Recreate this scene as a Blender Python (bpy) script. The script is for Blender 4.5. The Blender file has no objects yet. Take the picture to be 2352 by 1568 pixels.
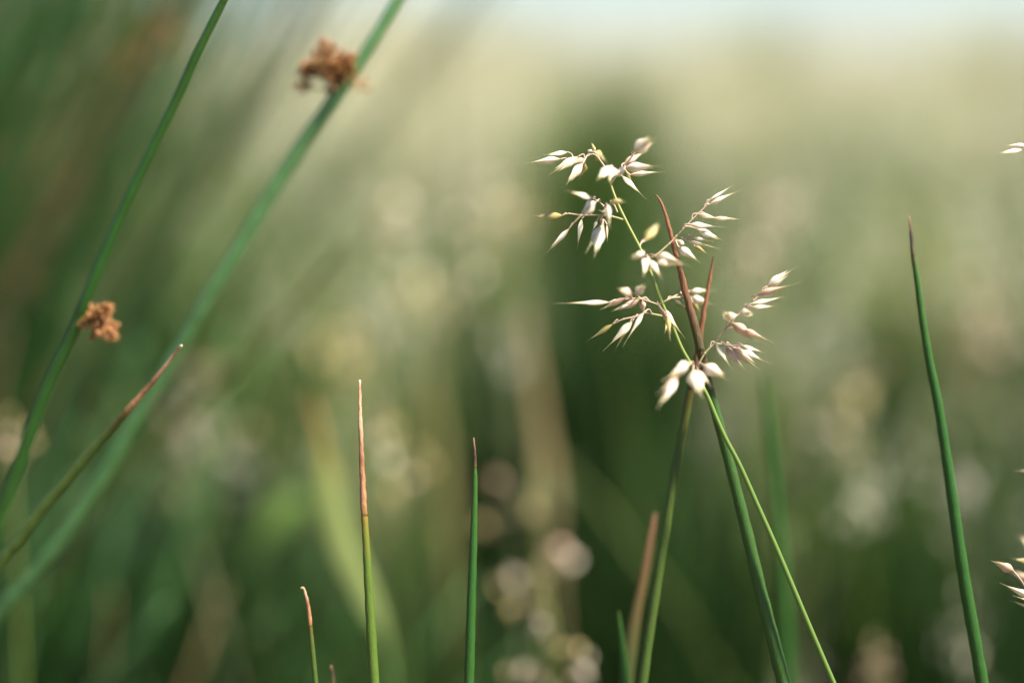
import bpy, math, random
import numpy as np
from mathutils import Vector, Matrix

random.seed(7)
RNG = np.random.default_rng(11)
SC = bpy.context.scene
COL = SC.collection

# ------------------------------------------------------------------ camera
CAM_H, PITCH, LENS, FOCUS = 0.55, math.radians(11.5), 50.0, 0.378
cd = bpy.data.cameras.new('camera')
cam = bpy.data.objects.new('camera', cd)
COL.objects.link(cam)
cam.location = (0, 0, CAM_H)
cam.rotation_euler = (math.pi / 2 - PITCH, 0, 0)
cd.lens = LENS
cd.sensor_width = 36
cd.clip_start = 0.02
cd.clip_end = 3000
cd.dof.use_dof = True
cd.dof.focus_distance = FOCUS
cd.dof.aperture_fstop = 2.0
SC.camera = cam

# ------------------------------------------------------------------ sky, sun, exposure
SUN_EL, SUN_AZ = math.radians(56), math.radians(110)     # azimuth clockwise from +Y
w = bpy.data.worlds.new('World')
SC.world = w
w.use_nodes = True
nt = w.node_tree
sky = nt.nodes.new('ShaderNodeTexSky')
sky.sky_type = 'NISHITA'
sky.sun_disc = False
sky.sun_elevation = SUN_EL
sky.sun_rotation = SUN_AZ
sky.air_density = 0.9
sky.dust_density = 0.6
sky.ozone_density = 3.0
bg = nt.nodes['Background']
bg.inputs[1].default_value = 0.05
nt.links.new(sky.outputs[0], bg.inputs[0])
sd = bpy.data.lights.new('sun', 'SUN')
sd.energy = 5.0
sd.angle = math.radians(5.0)          # thin haze over the sun
sd.color = (1.0, 0.93, 0.81)
sun = bpy.data.objects.new('sun', sd)
COL.objects.link(sun)
S = Vector((math.sin(SUN_AZ) * math.cos(SUN_EL), math.cos(SUN_AZ) * math.cos(SUN_EL), math.sin(SUN_EL)))
sun.rotation_euler = S.to_track_quat('Z', 'Y').to_euler()
sun.location = (3, 3, 6)
vs = SC.view_settings
vs.view_transform = 'Standard'
vs.look = 'None'
vs.exposure = 1.82
vs.gamma = 1.0
vs.use_curve_mapping = False
SC.render.engine = 'CYCLES'
SC.cycles.use_denoising = True
SC.cycles.max_bounces = 8
SC.cycles.transmission_bounces = 6
SC.cycles.transparent_max_bounces = 4
SC.cycles.sample_clamp_indirect = 6.0

# ------------------------------------------------------------------ helpers
FW = Vector((0, math.cos(PITCH), -math.sin(PITCH)))
UP = Vector((0, math.sin(PITCH), math.cos(PITCH)))
CP = Vector((0, 0, CAM_H))
K = 36.0 / LENS / 2352.0            # metres per view unit per metre of depth


def P(x, y, d):
    """Real place, d metres deep into the meadow, of a spot seen at x, y."""
    return CP + FW * d + Vector((1, 0, 0)) * ((x - 1176) * K * d) + UP * ((784 - y) * K * d)


def tag(o, label=None, cat=None, group=None, kind=None):
    if label: o['label'] = label
    if cat: o['category'] = cat
    if group: o['group'] = group
    if kind: o['kind'] = kind
    return o


def empty(name, loc=(0, 0, 0)):
    o = bpy.data.objects.new(name, None)
    o.empty_display_size = 0.01
    o.location = loc
    COL.objects.link(o)
    return o


def add(name, me, mat, parent=None):
    o = bpy.data.objects.new(name, me)
    if mat and not me.materials:
        me.materials.append(mat)
    COL.objects.link(o)
    if parent is not None:
        o.parent = parent
        o.matrix_parent_inverse = Matrix.Translation(-Vector(parent.location)) if parent.type == 'EMPTY' else Matrix()
    return o


class MB:
    """Collects vertices and faces with two per-vertex values: t along the piece, v its variation."""
    def __init__(self):
        self.v, self.f, self.t, self.r = [], [], [], []

    def sweep(self, pts, rad, n=8, t0=0.0, t1=1.0, rv=0.5, flat=1.0, cap=True):
        m = len(pts)
        b = len(self.v)
        side = None
        fl = flat if isinstance(flat, list) else [flat] * m
        for i, p in enumerate(pts):
            a = pts[min(i + 1, m - 1)] - pts[max(i - 1, 0)]
            if a.length < 1e-9:
                a = Vector((0, 0, 1))
            a.normalize()
            if side is None:
                side = a.cross(Vector((0, -1, 0.2)))
                if side.length < 1e-4:
                    side = a.cross(Vector((1, 0, 0)))
            side = (side - a * side.dot(a)).normalized()
            up = a.cross(side)
            tt = t0 + (t1 - t0) * i / (m - 1)
            for k in range(n):
                g = 2 * math.pi * k / n
                self.v.append(p + side * (rad[i] * math.cos(g)) + up * (rad[i] * fl[i] * math.sin(g)))
                self.t.append(tt)
                self.r.append(rv)
        for i in range(m - 1):
            for k in range(n):
                k2 = (k + 1) % n
                self.f.append((b + i * n + k, b + i * n + k2, b + (i + 1) * n + k2, b + (i + 1) * n + k))
        if cap:
            self.f.append(tuple(b + k for k in range(n))[::-1])
            self.f.append(tuple(b + (m - 1) * n + k for k in range(n)))

    def mesh(self, name):
        me = bpy.data.meshes.new(name)
        me.from_pydata([tuple(p) for p in self.v], [], self.f)
        for nm, d in (('t', self.t), ('rv', self.r)):
            a = me.attributes.new(nm, 'FLOAT', 'POINT')
            a.data.foreach_set('value', np.array(d, dtype=np.float32))
        me.polygons.foreach_set('use_smooth', [True] * len(me.polygons))
        me.update()
        return me


def spline(ctrl, per=6):
    """Catmull-Rom through (Vector, radius) pairs."""
    pts, rad = [], []
    n = len(ctrl)
    for i in range(n - 1):
        p0, p1, p2, p3 = (ctrl[max(i - 1, 0)], ctrl[i], ctrl[i + 1], ctrl[min(i + 2, n - 1)])
        for k in range(per):
            u = k / per
            q = 0.5 * ((2 * p1[0]) + (p2[0] - p0[0]) * u + (2 * p0[0] - 5 * p1[0] + 4 * p2[0] - p3[0]) * u * u
                       + (3 * p1[0] - p0[0] - 3 * p2[0] + p3[0]) * u ** 3)
            pts.append(q)
            rad.append(p1[1] * (1 - u) + p2[1] * u)
    pts.append(ctrl[-1][0].copy())
    rad.append(ctrl[-1][1])
    return pts, rad


def to_ground(ctrl, rmax):
    """Carry a stem on below what is seen, bending upright, down into the soil."""
    c = list(ctrl)
    p, r = c[-1]
    u = (c[-1][0] - c[-2][0]).normalized()
    if u.z > -0.3:
        u.z = -0.3
        u.normalize()
    while p.z > -0.01:
        u = (u * 0.82 + Vector((0, 0, -1)) * 0.18).normalized()
        p = p + u * 0.05
        r = min(r * 1.05, rmax)
        c.append((p, r))
    return c


# ------------------------------------------------------------------ materials
def material(name, stops=None, base=None, rough=0.5, trans=0.0, noise=(60, 0.25), attr='t', var=0.3,
             stretch=(1, 1, 1), bump=0.0, bump_scale=300, spec=0.3):
    m = bpy.data.materials.new(name)
    m.use_nodes = True
    N, L = m.node_tree.nodes, m.node_tree.links
    N.clear()
    out = N.new('ShaderNodeOutputMaterial')
    pr = N.new('ShaderNodeBsdfPrincipled')
    pr.inputs['Roughness'].default_value = rough
    pr.inputs['Specular IOR Level'].default_value = spec
    tc = N.new('ShaderNodeTexCoord')
    mp = N.new('ShaderNodeMapping')
    mp.inputs['Scale'].default_value = stretch
    L.new(tc.outputs['Object'], mp.inputs[0])
    nz = N.new('ShaderNodeTexNoise')
    nz.inputs['Scale'].default_value = noise[0]
    nz.inputs['Detail'].default_value = 4
    L.new(mp.outputs[0], nz.inputs['Vector'])
    if stops:
        at = N.new('ShaderNodeAttribute')
        at.attribute_name = attr
        ad = N.new('ShaderNodeMath')
        ad.operation = 'MULTIPLY_ADD'
        ad.inputs[1].default_value = 0.16
        L.new(nz.outputs[0], ad.inputs[0])
        sb = N.new('ShaderNodeMath')
        sb.operation = 'SUBTRACT'
        sb.inputs[1].default_value = 0.08
        L.new(at.outputs['Fac'], sb.inputs[0])
        L.new(sb.outputs[0], ad.inputs[2])
        cr = N.new('ShaderNodeValToRGB')
        e = cr.color_ramp.elements
        while len(e) < len(stops):
            e.new(0.5)
        for i, (p, c) in enumerate(stops):
            e[i].position = p
            e[i].color = (*c, 1)
        L.new(ad.outputs[0], cr.inputs[0])
        colour = cr.outputs[0]
    else:
        rg = N.new('ShaderNodeRGB')
        rg.outputs[0].default_value = (*base, 1)
        colour = rg.outputs[0]
    # mottling and per-piece variation
    va = N.new('ShaderNodeAttribute')
    va.attribute_name = 'rv'
    s1 = N.new('ShaderNodeMath')
    s1.operation = 'MULTIPLY_ADD'
    s1.inputs[1].default_value = noise[1] * 2
    s1.inputs[2].default_value = 1 - noise[1]
    L.new(nz.outputs[0], s1.inputs[0])
    s2 = N.new('ShaderNodeMath')
    s2.operation = 'MULTIPLY_ADD'
    s2.inputs[1].default_value = var * 2
    s2.inputs[2].default_value = 1 - var
    L.new(va.outputs['Fac'], s2.inputs[0])
    s3 = N.new('ShaderNodeMath')
    s3.operation = 'MULTIPLY'
    L.new(s1.outputs[0], s3.inputs[0])
    L.new(s2.outputs[0], s3.inputs[1])
    hs = N.new('ShaderNodeHueSaturation')
    L.new(colour, hs.inputs['Color'])
    L.new(s3.outputs[0], hs.inputs['Value'])
    L.new(hs.outputs[0], pr.inputs['Base Color'])
    if bump:
        n2 = N.new('ShaderNodeTexNoise')
        n2.inputs['Scale'].default_value = bump_scale
        n2.inputs['Detail'].default_value = 3
        L.new(mp.outputs[0], n2.inputs['Vector'])
        bp = N.new('ShaderNodeBump')
        bp.inputs['Strength'].default_value = bump
        bp.inputs['Distance'].default_value = 0.0004
        L.new(n2.outputs[0], bp.inputs['Height'])
        L.new(bp.outputs[0], pr.inputs['Normal'])
    if trans:
        tr = N.new('ShaderNodeBsdfTranslucent')
        L.new(hs.outputs[0], tr.inputs['Color'])
        mx = N.new('ShaderNodeMixShader')
        mx.inputs[0].default_value = trans
        L.new(pr.outputs[0], mx.inputs[1])
        L.new(tr.outputs[0], mx.inputs[2])
        L.new(mx.outputs[0], out.inputs[0])
    else:
        L.new(pr.outputs[0], out.inputs[0])
    return m


FIB = (30, 30, 0.5)       # streaks that run up a stem
M = {}
# t runs from the top of a stem (0) to its root (1)
M['rush'] = material('rush_green', [(0.0, (0.060, 0.062, 0.015)), (0.03, (0.030, 0.082, 0.013)), (0.25, (0.019, 0.068, 0.011)), (1.0, (0.024, 0.062, 0.012))],
                     rough=0.38, noise=(70, 0.22), stretch=FIB, bump=0.5, bump_scale=120, spec=0.22)
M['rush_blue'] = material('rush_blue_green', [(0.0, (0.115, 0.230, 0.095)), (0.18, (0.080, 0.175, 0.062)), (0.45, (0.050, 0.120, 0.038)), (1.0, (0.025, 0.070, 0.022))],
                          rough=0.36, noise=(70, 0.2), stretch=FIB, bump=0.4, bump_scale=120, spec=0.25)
M['rush_yellow'] = material('rush_yellowing', [(0.0, (0.19, 0.115, 0.022)), (0.05, (0.12, 0.12, 0.018)), (0.14, (0.065, 0.105, 0.016)), (1.0, (0.030, 0.080, 0.015))],
                            rough=0.4, noise=(70, 0.25), stretch=FIB, bump=0.5, bump_scale=120, spec=0.22)
M['rush_olive'] = material('rush_olive', [(0.0, (0.085, 0.060, 0.014)), (0.10, (0.048, 0.075, 0.014)), (1.0, (0.026, 0.065, 0.014))],
                           rough=0.4, noise=(70, 0.25), stretch=FIB, bump=0.5, bump_scale=120, spec=0.22)
M['rush_pale'] = material('rush_pale', [(0.0, (0.22, 0.22, 0.08)), (0.3, (0.15, 0.17, 0.05)), (0.5, (0.05, 0.08, 0.02)), (1.0, (0.04, 0.07, 0.02))], rough=0.4, noise=(70, 0.2), stretch=FIB, trans=0.5)
M['rush_dark'] = material('rush_dark_to_green', [(0.0, (0.085, 0.035, 0.018)), (0.035, (0.055, 0.045, 0.015)), (0.12, (0.030, 0.070, 0.014)), (1.0, (0.028, 0.075, 0.017))],
                          rough=0.4, noise=(70, 0.3), stretch=FIB, bump=0.6, bump_scale=120, spec=0.22)
M['tip_tan'] = material('tip_tan', [(0.0, (0.78, 0.66, 0.54)), (0.1, (0.36, 0.20, 0.11)), (0.35, (0.42, 0.26, 0.16)), (0.6, (0.20, 0.09, 0.045)), (0.8, (0.30, 0.14, 0.07)), (1.0, (0.18, 0.10, 0.03))],
                        rough=0.65, noise=(55, 0.5), stretch=(9, 9, 4), bump=0.9, bump_scale=150)
M['tip_dark'] = material('tip_dark', [(0.0, (0.26, 0.16, 0.10)), (0.3, (0.10, 0.046, 0.026)), (0.6, (0.032, 0.018, 0.013)), (1.0, (0.060, 0.055, 0.018))],
                         rough=0.6, noise=(80, 0.3), stretch=(6, 6, 1), bump=0.8, bump_scale=150)
M['tip_red'] = material('tip_red', [(0.0, (0.10, 0.045, 0.03)), (0.15, (0.17, 0.075, 0.036)), (0.5, (0.19, 0.072, 0.032)), (0.75, (0.10, 0.048, 0.020)), (1.0, (0.045, 0.042, 0.014))],
                        rough=0.6, noise=(60, 0.5), stretch=(16, 16, 1.2), bump=0.8, bump_scale=150)
M['culm'] = material('culm_green', [(0.0, (0.36, 0.36, 0.13)), (0.2, (0.20, 0.25, 0.055)), (0.5, (0.11, 0.18, 0.034)), (1.0, (0.09, 0.16, 0.03))],
                     rough=0.4, noise=(70, 0.12), stretch=FIB, spec=0.4, trans=0.2)
M['branch'] = material('branch', [(0.0, (0.34, 0.33, 0.13)), (0.4, (0.45, 0.33, 0.24)), (1.0, (0.52, 0.38, 0.31))], rough=0.5, noise=(300, 0.2), trans=0.2)
M['glume'] = material('glume', [(0.0, (0.50, 0.44, 0.24)), (0.14, (0.72, 0.62, 0.46)), (0.45, (0.93, 0.88, 0.78)), (0.75, (0.88, 0.79, 0.65)), (0.95, (0.55, 0.52, 0.30)), (1.0, (0.45, 0.46, 0.28))],
                      rough=0.45, noise=(7, 0.22), stretch=(0.6, 6, 6), trans=0.52, var=0.24)
M['glume_pink'] = material('glume_pink', [(0.0, (0.46, 0.36, 0.22)), (0.15, (0.62, 0.41, 0.31)), (0.45, (0.80, 0.63, 0.51)), (0.75, (0.72, 0.54, 0.42)), (1.0, (0.45, 0.40, 0.22))],
                           rough=0.45, noise=(7, 0.22), stretch=(0.6, 6, 6), trans=0.52, var=0.24)
M['glume_yellow'] = material('glume_yellow', [(0.0, (0.40, 0.33, 0.10)), (0.4, (0.60, 0.51, 0.22)), (0.8, (0.62, 0.52, 0.24)), (1.0, (0.50, 0.45, 0.25))],
                             rough=0.45, noise=(7, 0.22), stretch=(0.6, 6, 6), trans=0.52, var=0.24)
M['floret'] = material('floret', [(0.0, (0.50, 0.45, 0.22)), (0.4, (0.66, 0.56, 0.36)), (0.8, (0.60, 0.50, 0.30)), (1.0, (0.60, 0.52, 0.36))],
                       rough=0.45, noise=(9, 0.2), stretch=(0.5, 5, 5), trans=0.35, var=0.1)
M['capsule'] = material('capsule_brown', [(0.0, (0.12, 0.055, 0.022)), (0.5, (0.22, 0.090, 0.030)), (1.0, (0.44, 0.225, 0.090))],
                        rough=0.6, noise=(900, 0.45), trans=0.05, var=0.5)
M['ray'] = material('cluster_ray', base=(0.36, 0.24, 0.10), rough=0.6, noise=(300, 0.2))


# ------------------------------------------------------------------ ground
def meadow_height(x, y):
    r = math.hypot(x, y)
    k = min(max((r - 6) / 30, 0), 1)
    return k * (0.25 * math.sin(x * 0.045 + 0.6) * math.cos(y * 0.035) - 0.1)


def ground():
    rings = [0, 0.4, 0.9, 1.6, 2.6, 4, 6, 9, 14, 22, 35, 55, 90, 150, 260, 480, 900, 1800]
    n = 72
    v, f = [(0, 0, 0)], []
    for r in rings[1:]:
        for k in range(n):
            a = 2 * math.pi * k / n
            x, y = r * math.sin(a), r * math.cos(a)
            v.append((x, y, meadow_height(x, y) + (RNG.random() - .5) * 0.012 * (r < 6)))
    for k in range(n):
        f.append((0, 1 + (k + 1) % n, 1 + k))
    for i in range(len(rings) - 2):
        for k in range(n):
            a, b = 1 + i * n + k, 1 + i * n + (k + 1) % n
            f.append((a, b, b + n, a + n))
    me = bpy.data.meshes.new('ground')
    me.from_pydata(v, [], f)
    me.polygons.foreach_set('use_smooth', [True] * len(f))
    m = bpy.data.materials.new('meadow_ground')
    m.use_nodes = True
    N, L = m.node_tree.nodes, m.node_tree.links
    pr = N['Principled BSDF']
    pr.inputs['Roughness'].default_value = 0.95
    tc = N.new('ShaderNodeTexCoord')
    n1 = N.new('ShaderNodeTexNoise')
    n1.inputs['Scale'].default_value = 0.22
    n1.inputs['Detail'].default_value = 8
    cr = N.new('ShaderNodeValToRGB')
    e = cr.color_ramp.elements
    e.new(0.5)
    for i, (p, c) in enumerate([(0.3, (0.07, 0.075, 0.03)), (0.5, (0.16, 0.14, 0.07)), (0.7, (0.30, 0.25, 0.15))]):
        e[i].position = p
        e[i].color = (*c, 1)
    L.new(tc.outputs['Object'], n1.inputs['Vector'])
    L.new(n1.outputs[0], cr.inputs[0])
    # close by, bare brown soil and litter shows between the tussocks
    n2 = N.new('ShaderNodeTexNoise')
    n2.inputs['Scale'].default_value = 45
    n2.inputs['Detail'].default_value = 6
    L.new(tc.outputs['Object'], n2.inputs['Vector'])
    mx = N.new('ShaderNodeMix')
    mx.data_type = 'RGBA'
    mx.blend_type = 'MULTIPLY'
    mx.inputs[0].default_value = 0.8
    L.new(cr.outputs[0], mx.inputs[6])
    L.new(n2.outputs[0], mx.inputs[7])
    L.new(mx.outputs[2], pr.inputs['Base Color'])
    o = add('ground', me, m)
    tag(o, 'rough meadow ground under the grass', kind='structure')


ground()


# ------------------------------------------------------------------ meadow grass in mass (numpy)
def blades(name, roots, height, width, lean, yaw, mat, segs=4, droop=0.4, seed=0, tone=None):
    """Many tapering blades as one mesh. roots (n,3), the rest (n,)."""
    r = np.random.default_rng(seed)
    n = len(roots)
    s = np.linspace(0, 1, segs + 1)
    dirx, diry = np.sin(yaw), np.cos(yaw)
    side = np.stack([np.cos(yaw), -np.sin(yaw), np.zeros(n)], 1)
    tw = r.uniform(-1.2, 1.2, n)
    face = np.stack([np.cos(yaw + tw), -np.sin(yaw + tw), np.zeros(n)], 1)
    V = np.zeros((n, segs + 1, 2, 3))
    for i, u in enumerate(s):
        hor = lean * (u ** 1.6) * height
        zz = height * (u - droop * lean * u ** 3 * 0.6)
        c = roots + np.stack([dirx * hor, diry * hor, zz], 1)
        ww = (width * (1 - u) ** 0.6 * (0.7 + 0.6 * u * (1 - u) * 2))[:, None] * 0.5
        if i == segs:
            ww = ww * 0 + 0.0002
        V[:, i, 0] = c - face * ww
        V[:, i, 1] = c + face * ww
    base = (np.arange(n) * (segs + 1) * 2)[:, None]
    q = np.array([[2 * i, 2 * i + 1, 2 * i + 3, 2 * i + 2] for i in range(segs)])
    F = (base[:, :, None] + q[None]).reshape(-1, 4)
    me = bpy.data.meshes.new(name)
    me.vertices.add(n * (segs + 1) * 2)
    me.vertices.foreach_set('co', V.reshape(-1).astype(np.float32))
    me.loops.add(F.size)
    me.loops.foreach_set('vertex_index', F.reshape(-1).astype(np.int32))
    me.polygons.add(len(F))
    me.polygons.foreach_set('loop_start', (np.arange(len(F)) * 4).astype(np.int32))
    me.polygons.foreach_set('loop_total', np.full(len(F), 4, np.int32))
    me.polygons.foreach_set('use_smooth', np.ones(len(F), bool))
    me.update()
    tv = r.random(n) if tone is None else tone
    for nm, d in (('t', np.repeat(tv, (segs + 1) * 2)), ('rv', np.repeat(r.random(n), (segs + 1) * 2))):
        a = me.attributes.new(nm, 'FLOAT', 'POINT')
        a.data.foreach_set('value', d.astype(np.float32))
    me.materials.append(mat)
    return me


# tone of a blade: 0 dark green .. 0.5 yellow green .. 1 straw
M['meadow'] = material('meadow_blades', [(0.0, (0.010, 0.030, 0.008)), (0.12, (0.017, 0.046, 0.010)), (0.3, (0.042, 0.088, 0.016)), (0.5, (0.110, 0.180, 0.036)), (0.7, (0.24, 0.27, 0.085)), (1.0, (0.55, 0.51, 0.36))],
                       rough=0.5, noise=(12, 0.15), trans=0.35, var=0.2)
M['plume'] = material('plume', [(0.0, (0.20, 0.25, 0.08)), (0.5, (0.43, 0.42, 0.28)), (1.0, (0.75, 0.69, 0.57))], rough=0.6, noise=(30, 0.2), trans=0.4, var=0.15)


def scatter(d0, d1, count, half=0.56, seed=0, power=1.0):
    r = np.random.default_rng(seed)
    u = r.random(count)
    d = np.sqrt(d0 ** 2 + u ** power * (d1 ** 2 - d0 ** 2))
    x = r.uniform(-1, 1, count) * half * (d + 0.4)
    z = np.array([meadow_height(a, b) for a, b in zip(x, d)]) - 0.005
    return np.stack([x, d, z], 1)


def smooth_noise(x, y, scale, seed):
    r = np.random.default_rng(seed)
    out = np.zeros(len(x))
    for k in range(7):
        a = r.uniform(0, 2 * math.pi)
        fq = r.uniform(0.5, 1.6) / scale
        out += np.sin((x * math.cos(a) + y * math.sin(a)) * fq * 2 * math.pi + r.uniform(0, 6.28))
    return out / 7 ** 0.5


def meadow_layer(name, label, d0, d1, count, h, wd, tone, seed, segs=4, half=0.56, scale=0.6):
    rt = scatter(d0, d1, count, half, seed)
    r = np.random.default_rng(seed + 1)
    ns = smooth_noise(rt[:, 0], rt[:, 1], scale, seed + 2)
    hh = r.uniform(*h, count) * (1 + 0.16 * ns)
    tv = np.clip(tone + 0.26 * smooth_noise(rt[:, 0], rt[:, 1], scale, seed + 3) + r.normal(0, 0.12, count), 0.02, 0.98)
    ux = 1176 + rt[:, 0] / rt[:, 1] / K
    if d0 < 1:                                                  # blade tone lowered leftward, painting in shade between the grass
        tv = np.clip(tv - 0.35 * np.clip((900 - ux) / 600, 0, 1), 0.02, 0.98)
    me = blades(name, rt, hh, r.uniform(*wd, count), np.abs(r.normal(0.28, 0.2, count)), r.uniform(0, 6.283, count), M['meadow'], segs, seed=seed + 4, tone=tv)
    o = add(name, me, None)
    tag(o, label, 'grass', kind='stuff')
    return o


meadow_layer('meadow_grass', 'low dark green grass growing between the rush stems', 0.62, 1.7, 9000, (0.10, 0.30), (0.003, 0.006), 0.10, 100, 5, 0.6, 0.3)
meadow_layer('meadow_grass', 'thin tall blades crossing close behind the plane of focus', 0.7, 1.6, 520, (0.22, 0.50), (0.003, 0.006), 0.42, 150, 6, 0.58, 0.12)
meadow_layer('meadow_grass', 'out of focus green and yellowing grass behind the flowering grass', 1.5, 4.5, 26000, (0.16, 0.38), (0.003, 0.006), 0.43, 200, 5, 0.56, 0.36)
meadow_layer('meadow_grass', 'pale straw meadow grass in the middle distance', 4.3, 16, 60000, (0.25, 0.5), (0.005, 0.010), 0.70, 300, 4, 0.54, 1.2)
meadow_layer('meadow_grass', 'bleached hay meadow running to the skyline', 15, 90, 70000, (0.25, 0.55), (0.02, 0.05), 0.86, 400, 3, 0.5, 8)


def plumes(name, label, d0, d1, count, h, size, seed, leaves=16, tone=0.6, half=0.54, gap=False):
    """Seed heads on thin stalks: one mass of stalks and small scales."""
    rt = scatter(d0, d1, count, half, seed)
    if gap:                                                     # the dark green tuft keeps its own ground
        ux = 1176 + rt[:, 0] / rt[:, 1] / K
        rt = rt[(np.abs(ux - 1440) > 130) & (ux > 620)]
        count = len(rt)
    r = np.random.default_rng(seed)
    hh = r.uniform(*h, count)
    yaw = r.uniform(0, 6.283, count)
    lean = np.abs(r.normal(0.15, 0.1, count))
    st = blades(name, rt, hh, np.full(count, 0.0022 + 0.0006 * d0), lean, yaw, M['plume'], 4, seed=seed, tone=np.full(count, 0.35))
    o = add('meadow_grass', st, None)
    tag(o, label + ', the stalks', 'grass', kind='stuff')
    top = rt + np.stack([np.sin(yaw) * lean * hh, np.cos(yaw) * lean * hh, hh * (1 - 0.24 * lean)], 1)
    tops = np.repeat(top, leaves, 0)
    n = len(tops)
    off = r.normal(0, 1, (n, 3)) * np.array([0.22, 0.22, 0.5]) * size
    off[:, 2] -= 0.3 * size
    rr = tops + off
    tn = np.clip(np.repeat(r.normal(tone, 0.2, count), leaves) + r.normal(0, 0.1, n), 0, 1)
    me = blades(name, rr, r.uniform(0.18, 0.36, n) * size, r.uniform(0.06, 0.12, n) * size, r.uniform(0.2, 1.3, n), r.uniform(0, 6.283, n), M['plume'], 2, seed=seed + 9, tone=tn)
    o = add('meadow_grass', me, None)
    tag(o, label, 'grass', kind='stuff')


plumes('seed_heads', 'cream seed heads standing above the near meadow', 1.5, 4.5, 800, (0.30, 0.52), 0.05, 500, 16, 0.75)
plumes('seed_heads', 'a tangle of cream seed heads close behind the plane of focus', 0.72, 1.6, 330, (0.20, 0.46), 0.028, 480, 26, 0.8, gap=True)
plumes('seed_heads', 'green and buff seed heads mixed through the tangle', 0.66, 1.3, 200, (0.16, 0.40), 0.024, 490, 22, 0.15, gap=True)
plumes('seed_heads', 'pale seed heads over the middle of the meadow', 4.3, 16, 4800, (0.36, 0.68), 0.07, 600, 12, 0.9)
plumes('seed_heads', 'bleached seed heads along the skyline', 15, 60, 3000, (0.35, 0.75), 0.16, 700, 8, 0.7)


# ------------------------------------------------------------------ tufts and tussocks behind
def tuft(label, x, d, ytop, spread, count, tone, seed, wd=(0.003, 0.006), lean=0.25, hvar=0.3, name='grass_tuft', tdev=0.08, bias=None):
    r = np.random.default_rng(seed)
    p = P(x, ytop, d)
    root = np.array([p.x, p.y, 0.0])
    sp = spread * K * d
    o3 = r.normal(0, 1, (count, 3)) * np.array([sp * 0.55, max(sp, 0.04) * 0.6, 0])
    hh = p.z * r.uniform(1 - hvar, 1.05, count)
    yaw = r.uniform(0, 6.283, count) if bias is None else r.normal(bias, 0.35, count)
    rt = o3.copy()
    rt[:, 2] = -0.005
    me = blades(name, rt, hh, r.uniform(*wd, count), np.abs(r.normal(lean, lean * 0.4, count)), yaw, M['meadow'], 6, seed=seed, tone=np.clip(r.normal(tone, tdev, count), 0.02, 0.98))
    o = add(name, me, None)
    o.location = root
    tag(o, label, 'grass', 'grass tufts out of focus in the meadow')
    return o


for i, (lab, x, d, yt, spd, cnt, tone, ln) in enumerate([  # dark tones of the low tufts also put shade into their colour
    ('dark green grass tuft standing right behind the flowering grass', 1440, 0.95, 440, 105, 420, 0.15, .12),
    ('tall bright green grass tuft behind the topmost spikelets', 1390, 1.6, 120, 95, 800, 0.40, .10),
    ('short dark green tuft beside the tan dry blade', 1150, 1.0, 570, 75, 240, 0.18, .15),
    ('bright green tuft low beside the tall single rush', 2010, 0.85, 930, 60, 260, 0.30, .10),
    ('dark green tuft behind the upper half of the tall single rush', 2060, 1.1, 660, 60, 280, 0.12, .12),
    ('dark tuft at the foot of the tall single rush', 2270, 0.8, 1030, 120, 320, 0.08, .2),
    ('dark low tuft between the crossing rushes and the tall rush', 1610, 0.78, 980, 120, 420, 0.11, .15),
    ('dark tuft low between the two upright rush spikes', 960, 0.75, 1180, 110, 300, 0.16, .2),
    ('tuft darkened for shade under the leaning rushes', 430, 0.78, 1060, 180, 620, 0.04, .25),
    ('tuft darkened for shade at the foot of the slender rush', 120, 0.72, 1060, 170, 620, 0.03, .25),
    ('yellowing pale tuft between the crossing rushes and tall rush', 1940, 1.6, 790, 120, 380, 0.76, .3),
    ('pale yellow tuft above the tan tipped rush', 860, 1.7, 560, 110, 380, 0.74, .3),
    ('small pale tuft just above the tan tipped rush', 820, 1.25, 830, 60, 160, 0.72, .3),
    ('olive green tuft behind the thick leaning rush', 620, 1.3, 470, 110, 320, 0.42, .2),
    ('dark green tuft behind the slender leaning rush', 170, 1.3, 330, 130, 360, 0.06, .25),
    ('olive tuft right of the flowering grass', 1660, 1.5, 500, 90, 320, 0.62, .2),
    ('straw yellow tuft behind the point of the tall single rush', 2210, 1.7, 330, 130, 360, 0.72, .25),
    ('tall bleached tuft on the skyline by the open brown flower cluster', 1000, 3.2, 40, 170, 420, 0.93, .3),
    ('tall straw tuft on the skyline above the flowering grass', 1330, 3.6, 110, 110, 260, 0.80, .25),
    ('tall bleached tuft on the skyline right of the flowering grass', 1730, 3.4, 70, 100, 300, 0.88, .3),
    ('bleached tuft on the skyline above the tall single rush', 2250, 3.6, 70, 90, 260, 0.90, .3),
    ('very tall bleached grass clump on the skyline behind the brown flower clusters', 930, 8, -90, 230, 700, 0.95, .3),
    ('thin tall bleached grass clump by the gap of sky left of the flower clusters', 640, 7, 40, 60, 150, 0.9, .25),
    ('far tall bleached clump standing on the skyline over the flowering grass', 1180, 9, 0, 110, 300, 0.95, .3),
    ('far tall tawny clump standing on the skyline right of the flowering grass', 1740, 8, -20, 90, 320, 0.86, .3),
    ('tall pale clump added as haze on the skyline over the red brown rush', 1490, 6, 50, 170, 420, 0.92, .35),  # this clump and the next are added to stand for skyline haze
    ('sparse tall pale clump added as haze in the gap left of the tall rush', 1960, 7, 90, 150, 260, 0.92, .35),
    ('far tall tawny clump on the skyline beyond the tall single rush', 2280, 8, -20, 70, 240, 0.86, .3),
]):
    tuft(lab, x, d, yt, spd, cnt, tone, 40 + i, lean=ln, wd=(0.003, 0.006) if d < 5 else (0.008, 0.016))


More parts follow.
